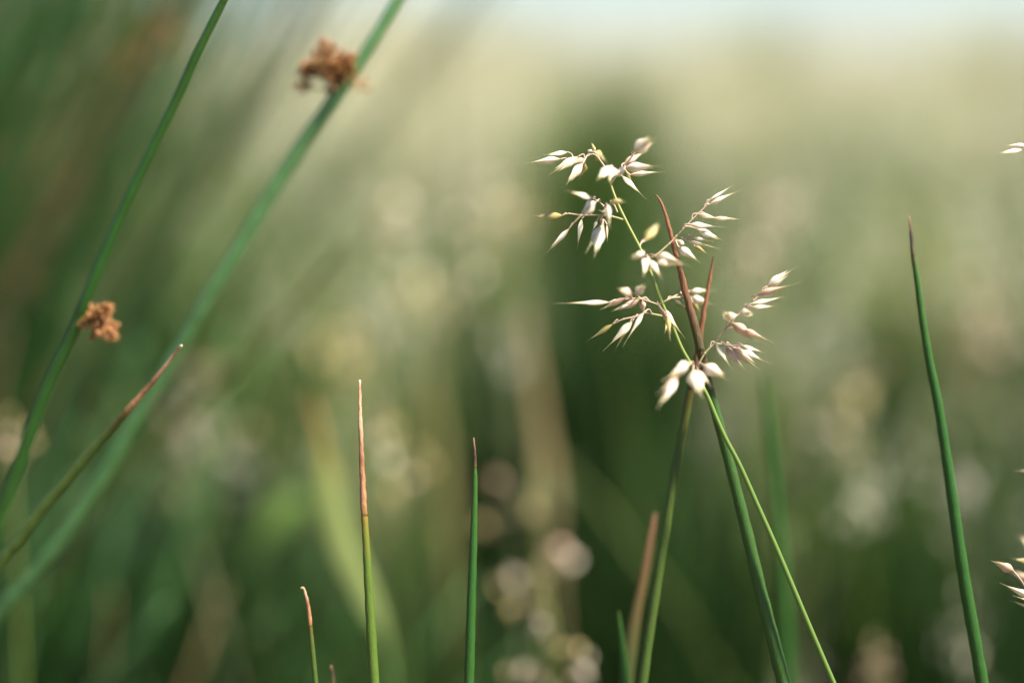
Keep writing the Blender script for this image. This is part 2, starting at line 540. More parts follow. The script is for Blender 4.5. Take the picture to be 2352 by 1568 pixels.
def line(o, pts, d, rads=None):
    """(x, y) list -> (place, radius) list; d one depth or (first, last)."""
    d0, d1 = d if isinstance(d, tuple) else (d, d)
    n = len(pts)
    c = []
    for i, p in enumerate(pts):
        dd = d0 + (d1 - d0) * i / max(n - 1, 1)
        c.append((P(p[0], p[1], dd), (p[2] if len(p) > 2 else o) * K * dd))
    return c


def rush(label, pts, d, mat, tip=0, tipmat=None, rmax=0.0022, name='rush', group=None, per=6):
    """A round rush stem, its root in the soil; the first `tip` control points are its withered tip."""
    c = line(0, pts, d)
    full = to_ground(c, rmax)
    root = full[-1][0]
    t = empty(name, (root.x, root.y, 0))
    tag(t, label, 'rush', group)
    P3, R3 = spline(full, per)
    for i in range(len(R3)):                                    # slight unevenness of a grown stem
        R3[i] *= 0.9 + 0.03 * math.sin(i * 1.7 + len(label)) + random.uniform(-.015, .015)
    cut = tip * per
    if cut:
        mb = MB()
        fade = [1 - (i / cut) ** 3 for i in range(cut + 1)]
        rr = [r * (1 + fade[i] * (0.07 * math.sin(i * 0.8 + len(label)) + random.uniform(-.07, .05))) for i, r in enumerate(R3[:cut + 1])]
        rr[0] *= 0.35
        wob = [Vector((random.uniform(-1, 1), 0, 0)) * (rr[i] * 0.22 * fade[i]) for i in range(cut + 1)]
        mb.sweep([p + q for p, q in zip(P3[:cut + 1], wob)], rr, 10, flat=[1 - 0.3 * f for f in fade])
        o = add('withered_tip', mb.mesh('withered_tip'), tipmat, t)
        tag(o, 'dry brown tip of the rush stem')
    mb = MB()
    mb.sweep(P3[max(cut - 1, 0):], [R3[max(cut - 1, 0)] * 0.9, R3[cut] * 0.985] + R3[cut + 1:] if cut else R3, 12)
    add('stem', mb.mesh('stem'), mat, t)
    return t, P3, R3


# ------------------------------------------------------------------ rush flower clusters
def capsule_mesh(seed):
    r = random.Random(seed)
    mb = MB()
    pts = [Vector((0, 0, s)) for s in (0, .2, .5, .8, 1)]
    mb.sweep(pts, [.08, .24, .30, .2, .03], 7)
    for k in range(5):                                          # pointed scales round the capsule
        a = 2 * math.pi * k / 5 + r.uniform(-.3, .3)
        u = Vector((math.cos(a), math.sin(a), 0))
        s = Vector((-u.y, u.x, 0))
        b = len(mb.v)
        o = r.uniform(.28, .6)
        for q in (u * .1 + s * .1, u * .1 - s * .1, u * (o * .8) - s * .13 + Vector((0, 0, .5)), u * (o * .8) + s * .13 + Vector((0, 0, .5)), u * o * 1.2 + Vector((0, 0, r.uniform(.8, 1.15)))):
            mb.v.append(q)
            mb.t.append(min(1, max(0, q.z)))
            mb.r.append(r.random())
        mb.f += [(b, b + 1, b + 2, b + 3), (b + 3, b + 2, b + 4)]
    return mb.mesh('capsule')


CAPS = [capsule_mesh(k) for k in range(4)]
for c in CAPS:
    c.materials.append(M['capsule'])


def cluster(parent, attach, d, lobes, size, seed, label):
    """Branched brown flower cluster; lobes are (x, y, radius, count, depth shift)."""
    r = random.Random(seed)
    A = P(*attach, d)
    mb = MB()
    spots = []
    for (x, y, rad, cnt, dz) in lobes:
        c = P(x, y, d + dz)
        R = rad * K * d
        hub = A.lerp(c, 0.7)
        mb.sweep([A, A.lerp(hub, .5) + Vector((0, 0, R * .08)), hub], [0.0005, 0.0004, 0.0003], 5)
        for k in range(cnt):
            u = Vector((r.gauss(0, 1), r.gauss(0, 1), r.gauss(0, 1))).normalized() * (R * r.uniform(.35, 1))
            e = c + u
            mb.sweep([hub, hub.lerp(e, .55) + Vector((0, 0, R * .06)), e], [.0002, .00016, .00014], 4)
            spots.append((e, (e - hub).normalized()))
    fl = add('flower_cluster', mb.mesh('flower_cluster'), M['ray'], parent)
    tag(fl, label)
    inv = parent.location
    for k, (e, u) in enumerate(spots):
        o = bpy.data.objects.new('capsule', CAPS[k % 4])
        COL.objects.link(o)
        o.parent = fl
        q = u.to_track_quat('Z', 'Y') @ Matrix.Rotation(r.uniform(0, 6), 3, 'Z').to_quaternion()
        s = size * r.uniform(.75, 1.25)
        o.matrix_parent_inverse = Matrix()
        o.matrix_basis = Matrix.LocRotScale(e - u * (s * .3), q, (s * .8, s * .8, s * 1.25))
    return fl


# ------------------------------------------------------------------ rushes in and near the plane of focus
rush_a, _, _ = rush('slender rush leaning right with a small tight brown flower cluster low on its side',
                    [(560, -90, 9), (515, 0, 10), (452, 125, 11.5), (400, 240, 12), (330, 382, 12.5), (262, 530, 13.5), (200, 680, 14.5), (165, 770, 15),
                     (108, 890, 15.5), (58, 1020, 16), (16, 1140, 16), (-20, 1260, 16)], (0.383, 0.420), M['rush'])
cluster(rush_a, (176, 742), 0.4055, [(205, 730, 24, 34, 0.001), (235, 722, 24, 32, -0.002), (246, 762, 20, 28, 0.002), (224, 748, 32, 44, 0.0)], 0.0019, 3,
        'small tight brown flower cluster of the rush')
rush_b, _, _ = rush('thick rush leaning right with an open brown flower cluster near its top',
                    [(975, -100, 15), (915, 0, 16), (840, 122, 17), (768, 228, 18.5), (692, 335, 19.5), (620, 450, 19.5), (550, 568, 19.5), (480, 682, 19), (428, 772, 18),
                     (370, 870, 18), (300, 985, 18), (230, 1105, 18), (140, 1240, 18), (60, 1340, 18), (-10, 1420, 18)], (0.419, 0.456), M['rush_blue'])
cluster(rush_b, (776, 214), 0.4265, [(752, 145, 46, 95, 0.0), (715, 165, 28, 26, 0.004), (697, 197, 20, 16, 0.002), (790, 155, 36, 62, -0.004), (762, 178, 32, 26, -0.002), (832, 196, 17, 7, 0.010)],
        0.0020, 5, 'open brown flower cluster of the rush')
rush('olive rush leaning right whose withered tip crosses the thick rush',
     [(418, 792, 4), (402, 812, 5), (368, 856, 6), (326, 905, 7), (288, 948, 9), (258, 982, 11), (215, 1030, 13), (160, 1095, 14), (98, 1168, 15), (40, 1245, 16), (-10, 1315, 16)],
     (0.386, 0.406), M['rush_olive'], 4, M['tip_tan'])
rush('upright rush with a long twisted tan tip',
     [(826, 872, 3), (826, 900, 4), (827, 950, 5), (829, 1010, 6), (832, 1080, 7), (834, 1140, 8), (837, 1185, 8.5), (841, 1250, 9.5), (846, 1340, 11), (852, 1440, 12.5), (860, 1570, 13), (868, 1690, 14)],
     0.378, M['rush_yellow'], 6, M['tip_tan'])
rush('upright green rush with a short dark brown point',
     [(1088, 1004, 1.5), (1090, 1030, 3), (1091, 1052, 4), (1091, 1074, 4.5), (1091, 1110, 6.5), (1089, 1180, 8.5), (1087, 1260, 10), (1083, 1370, 11.5), (1080, 1480, 12.5), (1077, 1580, 13), (1074, 1700, 14)],
     0.379, M['rush'], 3, M['tip_dark'])
rush('short rush with a pale hooked tip beside the tan tipped rush',
     [(691, 1351, 2.5), (697, 1350, 3.2), (704, 1372, 4), (710, 1405, 5), (713, 1438, 5), (717, 1480, 6), (722, 1535, 6.5), (728, 1600, 7), (736, 1700, 8)],
     0.381, M['rush_olive'], 4, M['tip_tan'])
rush('tiny brown rush tip just showing beside the short hooked rush',
     [(760, 1527, 2), (762, 1538, 4), (765, 1565, 5), (768, 1620, 6), (772, 1700, 7)], 0.395, M['rush_olive'], 2, M['tip_dark'])
rush('reddish brown rush with a thin bent point, turning green below the lowest spikelets',
     [(1503, 447, 1.2), (1513, 455, 2.4), (1527, 486, 4.2), (1541, 540, 5.6), (1554, 590, 6.5), (1566, 635, 8), (1581, 695, 9.5), (1597, 752, 11), (1610, 808, 11.5), (1624, 868, 12),
      (1640, 932, 12.5), (1662, 1012, 13), (1690, 1120, 14), (1720, 1240, 15), (1750, 1368, 16), (1778, 1478, 17), (1802, 1575, 17), (1830, 1690, 18)],
     (0.380, 0.384), M['rush_dark'], 8, M['tip_red'])
rush('thin rush with a reddish needle tip crossing behind the reddish brown rush',
     [(1640, 588, 1.2), (1636, 608, 3), (1630, 640, 4.5), (1622, 685, 5), (1614, 735, 6), (1606, 790, 7), (1597, 840, 8), (1586, 895, 9), (1572, 972, 10), (1552, 1078, 11),
      (1532, 1195, 12), (1511, 1325, 13), (1490, 1460, 13), (1474, 1575, 14), (1458, 1690, 14)],
     (0.386, 0.392), M['rush_olive'], 7, M['tip_red'])
rush('tall single dark green rush with a fine pale point',
     [(2088, 497, 1.5), (2091, 520, 3), (2094, 548, 5), (2098, 590, 6), (2107, 645, 7.5), (2118, 728, 9), (2135, 830, 10.5), (2155, 930, 12), (2172, 1040, 13),
      (2190, 1160, 14), (2207, 1280, 15), (2226, 1395, 16), (2243, 1490, 16.5), (2258, 1580, 17), (2276, 1690, 18)],
     (0.388, 0.384), M['rush'], 3, M['tip_dark'])
rush('blurred dark green rush behind the yellow green grass culm',
     [(1752, 850, 3), (1760, 905, 8), (1768, 985, 11), (1780, 1110, 13), (1793, 1260, 15), (1803, 1400, 16), (1810, 1575, 17)], (0.47, 0.475), M['rush'])
rush('blurred pale olive rush leaning behind the thick rush',
     [(800, 560, 4), (770, 595, 8), (720, 650, 11), (600, 780, 13), (480, 900, 13), (330, 1050, 13), (230, 1165, 13)], (0.54, 0.58), M['rush_pale'])
rush('short dark rush point beside the reddish dry blade',
     [(1421, 1404, 2), (1425, 1440, 6), (1430, 1490, 9), (1436, 1570, 12), (1442, 1690, 14)], 0.405, M['rush'])


# ------------------------------------------------------------------ flat leaves and dry blades
def leaf(label, pts, d, mat, flat=0.12, name='grass_plant', rmax=0.006):
    c = to_ground(line(0, pts, d), rmax)
    root = c[-1][0]
    P3, R3 = spline(c, 6)
    mb = MB()
    mb.sweep(P3, R3, 8, flat=flat)
    t = empty(name, (root.x, root.y, 0))
    add('leaf', mb.mesh('leaf'), mat, t)
    tag(t, label, 'grass')
    return t


M['leaf_fresh'] = material('leaf_fresh', [(0.0, (0.36, 0.20, 0.09)), (0.12, (0.30, 0.24, 0.07)), (0.2, (0.23, 0.28, 0.09)), (0.4, (0.23, 0.29, 0.095)), (0.6, (0.10, 0.20, 0.05)), (1.0, (0.05, 0.10, 0.03))],
                           rough=0.5, noise=(60, 0.2), trans=0.45)
M['leaf_green'] = material('leaf_green', [(0.0, (0.16, 0.26, 0.06)), (1.0, (0.06, 0.12, 0.03))], rough=0.5, noise=(60, 0.2), trans=0.45)
M['leaf_red'] = material('leaf_red', [(0.0, (0.26, 0.135, 0.085)), (0.1, (0.19, 0.095, 0.05)), (0.22, (0.11, 0.075, 0.028)), (0.35, (0.055, 0.07, 0.02)), (1.0, (0.04, 0.07, 0.02))], rough=0.5, noise=(60, 0.25), trans=0.25, stretch=FIB)
M['leaf_dry'] = material('leaf_dry', [(0.0, (0.26, 0.20, 0.09)), (0.5, (0.28, 0.20, 0.10)), (1.0, (0.15, 0.12, 0.06))], rough=0.6, noise=(60, 0.25), trans=0.3, stretch=FIB)
leaf('reddish dry blade with a blunt tip beside the crossing rushes',
     [(1505, 1178, 2.5), (1501, 1200, 5), (1490, 1262, 7), (1475, 1340, 9.5), (1459, 1420, 13), (1447, 1500, 15), (1438, 1570, 16), (1430, 1690, 16)], 0.416, M['leaf_red'], 0.25)
leaf('broad blurred yellow green leaf with a brown tip behind the tan tipped rush',
     [(712, 905, 4), (728, 965, 8), (745, 1040, 13), (752, 1110, 30), (765, 1190, 33), (795, 1275, 32), (830, 1350, 30), (858, 1410, 22), (880, 1455, 10), (895, 1520, 6), (905, 1600, 5)], (0.60, 0.58), M['leaf_fresh'])
leaf('small blurred bright green leaf left of the broad yellow green leaf',
     [(700, 1150, 12), (660, 1170, 34), (622, 1205, 36), (596, 1250, 14), (590, 1300, 5), (585, 1400, 4), (582, 1560, 4)], 0.78, M['leaf_green'])
leaf('tan dry blade rising blurred behind the green meadow',
     [(1205, 690, 6), (1215, 780, 9), (1228, 880, 12), (1242, 980, 14), (1258, 1080, 16), (1270, 1200, 10), (1280, 1400, 5)], 0.78, M['leaf_dry'])
leaf('thin tan dry blade behind the pale blurred seed head',
     [(975, 850, 4), (990, 910, 9), (1005, 980, 12), (1018, 1080, 11), (1030, 1250, 8), (1040, 1450, 6)], 0.85, M['leaf_dry'])


# ------------------------------------------------------------------ spikelets
PROF = [(0, .09), (.06, .26), (.14, .52), (.24, .82), (.34, 1.0), (.43, .98), (.53, .82), (.63, .58), (.73, .38), (.82, .24), (.91, .12), (1, .02)]


def prof(s):
    for (a, ra), (b, rb) in zip(PROF, PROF[1:]):
        if s <= b:
            return ra + (rb - ra) * (s - a) / (b - a)
    return .015


def glume_mesh(sign, spread, bend, L=1.0):
    """Boat-shaped scale: length along X, keel on +Y or -Y."""
    ns, na = 13, 14
    mb = MB()
    for layer in (0,):
        for i in range(ns + 1):
            s = i / ns
            r = 0.5 * prof(s)
            for k in range(na + 1):
                a = math.radians(-108 + 216 * k / na)
                keel = 1 + 0.30 * math.exp(-(a / 0.28) ** 2) + 0.05 * math.cos(a * 9)
                y = sign * (r * math.cos(a) * keel + spread * s ** 1.6)
                z = r * math.sin(a) * (0.80 + 0.05 * math.cos(a * 9))
                mb.v.append(Vector((s * L, y + bend * s * s, z)))
                mb.t.append(s)
                mb.r.append(min(1, max(0, 0.62 + 0.28 * math.cos(a * 9) - 0.55 * (abs(a) / 1.885) ** 3 + 0.25 * math.exp(-(a / .3) ** 2))))
        if layer == 0:
            for i in range(ns):
                for k in range(na):
                    a = i * (na + 1) + k
                    mb.f.append((a, a + 1, a + na + 2, a + na + 1))
    return mb.mesh('glume')


def floret_mesh(bend, awn):
    mb = MB()
    pts, rad = [], []
    for i in range(14):
        s = i / 13
        pts.append(Vector((s * (1 + awn), bend * s * s * (1 + awn), 0)))
        ss = min(1, s * (1 + awn))
        rad.append(max(0.5 * prof(min(1, ss * 1.02)) * 0.72, 0.035 * (1 - .6 * s)))
    mb.sweep(pts, rad, 8)
    return mb.mesh('spikelet')


VARIANTS = []
for i, (spr, bd, aw) in enumerate([(.16, .08, .16), (.26, -.08, .08), (.36, .0, .12), (.12, -.20, .28), (.24, .18, .20)]):
    VARIANTS.append((floret_mesh(bd, aw), glume_mesh(1, spr, bd, .90), glume_mesh(-1, spr, bd, .84)))
KIND = {}


def kinded(i, k):
    if (i, k) not in KIND:
        f, a, b = VARIANTS[i]
        f, a, b = f.copy(), a.copy(), b.copy()
        f.materials.append(M['floret'])
        gm = M[{'w': 'glume', 'p': 'glume_pink', 'y': 'glume_yellow'}[k]]
        a.materials.append(gm)
        b.materials.append(gm)
        KIND[(i, k)] = (f, a, b)
    return KIND[(i, k)]


def spikelet(parent, B, T, wid, kind, rnd, variant=None):
    i = rnd.choice([0, 0, 1, 1, 2, 3, 4]) if variant is None else variant
    f, a, b = kinded(i, kind)
    o = bpy.data.objects.new('spikelet', f)
    COL.objects.link(o)
    o.parent = parent
    o.matrix_parent_inverse = Matrix.Translation(-Vector(parent.location))
    u = T - B
    ln = u.length
    q = u.to_track_quat('X', 'Z') @ Matrix.Rotation(rnd.uniform(0, 6.283), 3, 'X').to_quaternion()
    wf = wid * 0.80
    wf *= rnd.uniform(.88, 1.12)
    o.matrix_basis = Matrix.LocRotScale(B, q, (ln * 0.95, wf, wf * rnd.uniform(.8, 1)))
    for g in (a, b):
        c = bpy.data.objects.new('glume', g)
        COL.objects.link(c)
        c.parent = o
    return o


def flowering_grass(label, culm, branches, spikes, seed, conv, culm_d, name='flowering_grass_plant', rmax=0.0011, group=None):
    """culm: [(x,y,r)] top first; branches: [[(x,y,depth)...]] root first; spikes: (bx,by,tx,ty,w,kind,dz)."""
    rnd = random.Random(seed)
    c = to_ground(line(0, culm, culm_d), rmax)
    root = c[-1][0]
    t = empty(name, (root.x, root.y, 0))
    tag(t, label, 'grass', group)
    P3, R3 = spline(c, 6)
    mb = MB()
    mb.sweep(P3, R3, 8)
    add('culm', mb.mesh('culm'), M['culm'], t)
    polys, meshes = [], []
    for br in branches:
        pp = [P(x, y, d) for (x, y, d) in br]
        ctrl = [(p, 0.00028 - 0.00014 * i / max(len(pp) - 1, 1)) for i, p in enumerate(pp)]
        q, r = spline(ctrl, 6)
        m = MB()
        m.sweep(q, r, 6, 0, 0.8)
        for p, rad in ctrl[1:-1]:                               # swollen nodes
            m.sweep([p - UP * .0003, p, p + UP * .0003], [rad * .7, rad * 1.5, rad * .7], 6, .4, .5)
        polys.append(q)
        meshes.append(m)
    for s in spikes:
        bx, by, tx, ty, wd, kd, dz = s
        best, bj, bi, bd = None, 0, 0, 1e9
        B0 = P(bx, by, culm_d if not isinstance(culm_d, tuple) else culm_d[0])
        for j, q in enumerate(polys):
            for i, p in enumerate(q):
                dx = (p - B0)
                dd = abs(dx.x) + abs(dx.dot(UP)) + (0.0 if i > 1 else 0.0006)
                if dd < bd:
                    bd, bj, bi, best = dd, j, i, p
        dep = (best - CP).dot(FW) + dz
        B, T = P(bx, by, dep), P(tx, ty, dep + dz * 0.6 + rnd.uniform(-.002, .002))
        a = polys[bj][max(0, bi - 3)]
        mid = a.lerp(B, 0.5) + (T - B) * -0.06 + UP * 0.0006
        m = meshes[bj]
        pq, pr = spline([(a, .00019), (mid, .00016), (B + (T - B) * .02, .00022)], 5)
        m.sweep(pq, pr, 6, .5, 1)
        spikelet(t, B, T, wd * K * dep, kd, rnd)
    for m in meshes:
        add('branch', m.mesh('branch'), M['branch'], t)
    return t


def z1(x, y): return (1177.9 + 0.28736 * x, 289.7 + 0.28726 * y)
def z2(x, y): return (1274.5 + 0.24631 * x, 598.6 + 0.24634 * y)


F0 = 0.378
N1, F1, N2 = -0.010, 0.010, -0.017
sp1 = [  # base x,y, tip x,y, width (all in the first close-up), colour, nearer/farther
    (385, 265, 110, 292, 55, 'w', 0), (440, 208, 250, 232, 45, 'w', .002), (525, 243, 305, 378, 62, 'w', 0), (575, 262, 465, 302, 45, 'p', 0), (560, 300, 425, 462, 62, 'w', -.003),
    (575, 290, 528, 418, 62, 'y', .004), (652, 208, 748, 292, 85, 'y', .008), (632, 206, 590, 190, 32, 'w', 0), (658, 210, 625, 122, 26, 'y', 0),
    (795, 315, 668, 432, 100, 'w', N1), (800, 330, 762, 445, 82, 'w', N1), (895, 345, 800, 402, 78, 'w', N1 * .7),
    (888, 300, 1060, 195, 52, 'p', .006), (965, 205, 1152, 78, 98, 'w', N1), (890, 335, 1165, 315, 76, 'w', -.005), (930, 388, 1195, 370, 50, 'w', 0),
    (870, 395, 1037, 548, 46, 'w', 0), (905, 370, 965, 485, 34, 'y', .003),
    (402, 715, 165, 720, 52, 'y', 0), (455, 815, 278, 1005, 50, 'w', 0), (550, 738, 520, 962, 52, 'w', 0), (668, 605, 518, 715, 78, 'w', -.005),
    (632, 575, 448, 523, 78, 'w', N1), (780, 606, 908, 600, 62, 'y', N1), (757, 632, 775, 805, 96, 'w', N1), (722, 785, 588, 985, 84, 'w', N1 * .8), (720, 800, 648, 1045, 80, 'w', N1 * .8),
    (752, 785, 756, 922, 32, 'p', 0), (742, 690, 682, 670, 42, 'w', 0), (672, 755, 640, 832, 34, 'w', 0),
    (1060, 912, 1162, 768, 94, 'y', .012),
    (1568, 592, 1756, 474, 46, 'w', 0), (1565, 628, 1797, 524, 52, 'w', 0), (1470, 700, 1665, 755, 66, 'w', 0), (1590, 738, 1820, 745, 56, 'w', 0), (1410, 785, 1640, 810, 56, 'w', -.002),
    (1470, 822, 1676, 916, 58, 'w', 0), (1425, 885, 1592, 922, 54, 'w', 0), (1382, 915, 1632, 973, 58, 'w', 0), (1450, 960, 1562, 1017, 36, 'y', 0),
    (1318, 960, 1486, 1090, 62, 'w', -.003), (1362, 945, 1308, 900, 62, 'w', -.004),
    (1040, 1028, 945, 1040, 88, 'w', N1), (1082, 1055, 1048, 1200, 92, 'w', N1), (1098, 1072, 1192, 1222, 92, 'w', N1), (1145, 1040, 1395, 1104, 104, 'w', N1), (1160, 1060, 1245, 1125, 64, 'w', N1),
]
sp2 = [
    (545, 588, 308, 742, 76, 'y', 0), (725, 560, 503, 802, 82, 'w', 0), (690, 600, 558, 838, 42, 'y', 0), (830, 480, 668, 738, 84, 'w', -.002), (812, 368, 832, 505, 74, 'p', 0),
    (728, 312, 578, 263, 80, 'p', N1), (755, 312, 858, 212, 80, 'w', N1), (520, 388, 80, 397, 78, 'w', -.006), (800, 358, 538, 478, 62, 'p', 0), (665, 345, 422, 458, 84, 'p', -.002), (705, 398, 520, 472, 62, 'w', 0),
    (1250, 285, 1466, 285, 62, 'w', .006), (1245, 340, 1468, 406, 64, 'w', .006), (1105, 352, 1228, 442, 52, 'w', .004), (1290, 395, 1352, 488, 36, 'y', .006),
    (970, 425, 1198, 695, 74, 'p', 0), (1010, 468, 1155, 645, 52, 'p', 0), (1048, 515, 1072, 728, 74, 'y', -.004), (1060, 560, 1025, 655, 50, 'y', -.004),
    (1975, 245, 2228, 76, 78, 'w', 0), (1875, 325, 2218, 213, 74, 'p', -.003), (1825, 402, 2127, 338, 62, 'w', 0), (1835, 430, 2062, 426, 68, 'w', -.003), (1735, 480, 1865, 492, 84, 'w', N1 * .6),
    (1665, 548, 1568, 468, 98, 'w', -.006), (1648, 578, 1885, 745, 84, 'p', -.003), (1750, 635, 1998, 748, 80, 'p', -.003), (1498, 765, 1642, 1005, 64, 'w', 0), (1590, 795, 1772, 1014, 68, 'p', 0),
    (1640, 795, 1892, 1003, 74, 'p', 0), (1745, 788, 1945, 857, 48, 'w', 0), (1735, 835, 1947, 943, 64, 'w', 0),
    (1255, 955, 1045, 1110, 134, 'w', N1), (1150, 1075, 955, 1240, 74, 'p', N1), (1135, 1100, 965, 1362, 128, 'w', N1), (1288, 1010, 1362, 1280, 156, 'w', N1), (1335, 1020, 1455, 1165, 106, 'p', N1 * .8), (1378, 968, 1598, 1115, 120, 'w', N1),
]
SPK = []
for (a, b, c, d, wd, k, dz) in sp1:
    SPK.append((*z1(a, b), *z1(c, d), wd * 0.28736, k, dz))
for (a, b, c, d, wd, k, dz) in sp2:
    SPK.append((*z2(a, b), *z2(c, d), wd * 0.24632, k, dz))


def br(z, pts):
    return [(*z(p[0], p[1]), F0 + (p[2] if len(p) > 2 else 0)) for p in pts]


BR = [
    br(z1, [(785, 460), (770, 395), (715, 300), (645, 225), (560, 265), (470, 290), (400, 280)]),
    br(z1, [(785, 460), (830, 395), (885, 330), (940, 260), (985, 200)]),
    br(z1, [(885, 330), (915, 375), (940, 395)]),
    br(z1, [(882, 748), (800, 725), (720, 712), (550, 712), (450, 700), (400, 713)]),
    br(z1, [(720, 712), (735, 680), (725, 640), (680, 600), (640, 578)]),
    br(z1, [(550, 712), (500, 760), (460, 808)]),
    br(z1, [(720, 712), (700, 750), (715, 790)]),
    br(z1, [(835, 690), (815, 640), (790, 606)]),
    br(z1, [(1015, 960), (1025, 935, .006), (1055, 915, .012)]),
    br(z1, [(1055, 1050), (1130, 1040), (1250, 940), (1305, 880), (1378, 802), (1480, 700), (1540, 640), (1572, 590)]),
    br(z1, [(1305, 920), (1340, 915), (1400, 890), (1430, 885)]),
    br(z1, [(1050, 1045), (1050, 1030, -.004), (1080, 1050, -.006)]),
    br(z1, [(1378, 802), (1420, 805), (1470, 822)]),
    br(z2, [(1010, 518), (850, 490), (760, 520), (640, 545), (548, 588)]),
    br(z2, [(1040, 470), (965, 412), (815, 357), (755, 312)]),
    br(z2, [(965, 412), (1090, 345), (1150, 315, .004), (1250, 290, .006)]),
    br(z2, [(1090, 345), (1180, 340, .004), (1240, 345, .006), (1290, 390, .006)]),
    br(z2, [(815, 357), (700, 355), (600, 370), (525, 388)]),
    br(z2, [(965, 412), (990, 445), (1030, 490), (1050, 520)]),
    br(z2, [(1330, 985), (1400, 862), (1490, 768), (1560, 670), (1645, 580), (1700, 510), (1800, 425), (1900, 325), (1985, 240)]),
    br(z2, [(1490, 768), (1580, 785), (1650, 790), (1740, 790)]),
    br(z2, [(1310, 1000), (1290, 985, -.006), (1260, 958, -.009)]),
    br(z2, [(1320, 1000), (1335, 1000, -.006), (1375, 970, -.009)]),
]
CULM = [(1398, 408, 2.4), (1408, 440, 2.8), (1420, 470, 3), (1440, 512, 3.3), (1465, 560, 3.5), (1480, 592, 3.6), (1500, 640, 3.9), (1520, 695, 4), (1545, 750, 4), (1566, 800, 4.2), (1590, 842, 4.3), (1606, 873, 4.5),
        (1626, 912, 4.8), (1645, 958, 5), (1666, 1005, 5.2), (1700, 1070, 5.4), (1740, 1160, 5.6), (1780, 1250, 5.8), (1820, 1345, 6), (1860, 1440, 6), (1905, 1545, 6), (1920, 1580, 6), (1965, 1690, 6)]
flowering_grass('slender flowering grass with a full open panicle of creamy white spikelets and yellow green culm', CULM, BR, SPK, 4, None, F0)

# a second flowering grass whose culm stands just outside the right edge
D2 = 0.381
flowering_grass('flowering grass at the picture edge reaching in with single spikelets',
                [(2420, 250, 3), (2418, 330, 3), (2415, 600, 4), (2412, 1000, 5), (2415, 1300, 5.5), (2420, 1568, 6), (2425, 1690, 6)],
                [[(2417, 400, D2), (2390, 345, D2), (2352, 340, D2)], [(2412, 1420, D2), (2385, 1385, D2), (2350, 1372, D2)], [(2412, 1390, D2), (2392, 1340, D2 + .012), (2350, 1325, D2 + .018)],
                 [(2412, 1140, D2), (2395, 1090, D2 + .02), (2370, 1082, D2 + .03)], [(2412, 1320, D2), (2395, 1260, D2 + .02), (2372, 1240, D2 + .025)]],
                [(2364, 336, 2306, 334, 12, 'w', 0), (2350, 343, 2290, 353, 15, 'w', 0), (2372, 1372, 2304, 1340, 17, 'w', 0), (2380, 1400, 2322, 1378, 12, 'p', 0), (2390, 1388, 2330, 1368, 12, 'w', 0),
                 (2330, 1312, 2278, 1286, 24, 'p', 0), (2385, 1345, 2318, 1312, 26, 'p', 0), (2395, 1078, 2335, 1080, 24, 'w', 0), (2380, 1262, 2340, 1232, 40, 'w', 0), (2372, 1290, 2328, 1282, 24, 'y', 0), (2432, 262, 2470, 210, 20, 'w', 0), (2425, 330, 2480, 318, 18, 'w', 0), (2408, 300, 2372, 268, 18, 'p', 0), (2440, 400, 2490, 430, 20, 'w', 0), (2430, 1360, 2480, 1390, 22, 'w', 0), (2430, 1080, 2482, 1060, 20, 'p', 0)], 9, None, D2)

# blurred seed heads farther back
def far_panicle(label, culm, d, blobs, seed):
    bl = []
    spk = []
    rnd = random.Random(seed)
    for (x, y, w, k) in blobs:
        w *= 0.72
        culm = [(c[0], c[1], 2.2) for c in culm]
        best = min(culm, key=lambda p: abs(p[1] - (y + 40)))
        bl.append([(best[0], best[1], d), ((best[0] + x) / 2, (best[1] + y) / 2 - 10, d), (x, y - w * .4, d)])
        a = rnd.uniform(-.9, .9)
        spk.append((x - math.sin(a) * w * .6, y - math.cos(a) * w * .6, x + math.sin(a) * w * .7, y + math.cos(a) * w * .7, w * .72, k, rnd.uniform(-.01, .01)))
    flowering_grass(label, culm, bl, spk, seed, None, d, group='flowering grasses out of focus')


far_panicle('blurred flowering grass low down with round bright spikelets beside the dark pointed rush',
            [(1240, 1280, 3), (1262, 1400, 4), (1280, 1500, 5), (1290, 1600, 5)], 0.54,
            [(1236, 1440, 58, 'w'), (1168, 1405, 40, 'y'), (1200, 1541, 52, 'w'), (1340, 1548, 52, 'w'), (1352, 1512, 34, 'w'), (1285, 1492, 44, 'y'), (1160, 1545, 30, 'y'), (1330, 1490, 36, 'y')], 21)
far_panicle('blurred flowering grass with dusky pink spikelets under the tan blade',
            [(1230, 1050, 4), (1240, 1180, 5), (1245, 1330, 5), (1250, 1600, 6)], 0.63,
            [(1290, 1270, 66, 'p'), (1262, 1282, 44, 'p'), (1315, 1290, 40, 'w'), (1180, 1335, 54, 'w'), (1150, 1350, 40, 'y'), (1112, 1212, 46, 'y'), (1222, 1172, 50, 'y'), (1140, 1110, 54, 'p'), (1230, 1370, 40, 'y')], 22)
far_panicle('blurred flowering grass with pale green spikelets beside the tan tipped rush',
            [(905, 920, 4), (915, 1050, 5), (925, 1200, 5), (935, 1568, 6)], 0.66,
            [(868, 965, 50, 'y'), (880, 1005, 44, 'w'), (905, 985, 40, 'y'), (892, 1060, 40, 'w'), (962, 1040, 40, 'y'), (985, 1075, 40, 'y'), (945, 1100, 40, 'p'), (900, 1130, 44, 'y'), (850, 1025, 36, 'y')], 23)
far_panicle('blurred pink brown grass head low beside the tall single rush',
            [(2010, 1455, 4), (2015, 1540, 5), (2022, 1600, 5)], 0.60,
            [(2005, 1480, 34, 'p'), (2025, 1505, 40, 'p'), (1990, 1520, 38, 'p'), (2010, 1545, 44, 'p'), (2040, 1545, 32, 'p'), (1985, 1560, 32, 'p')], 24)
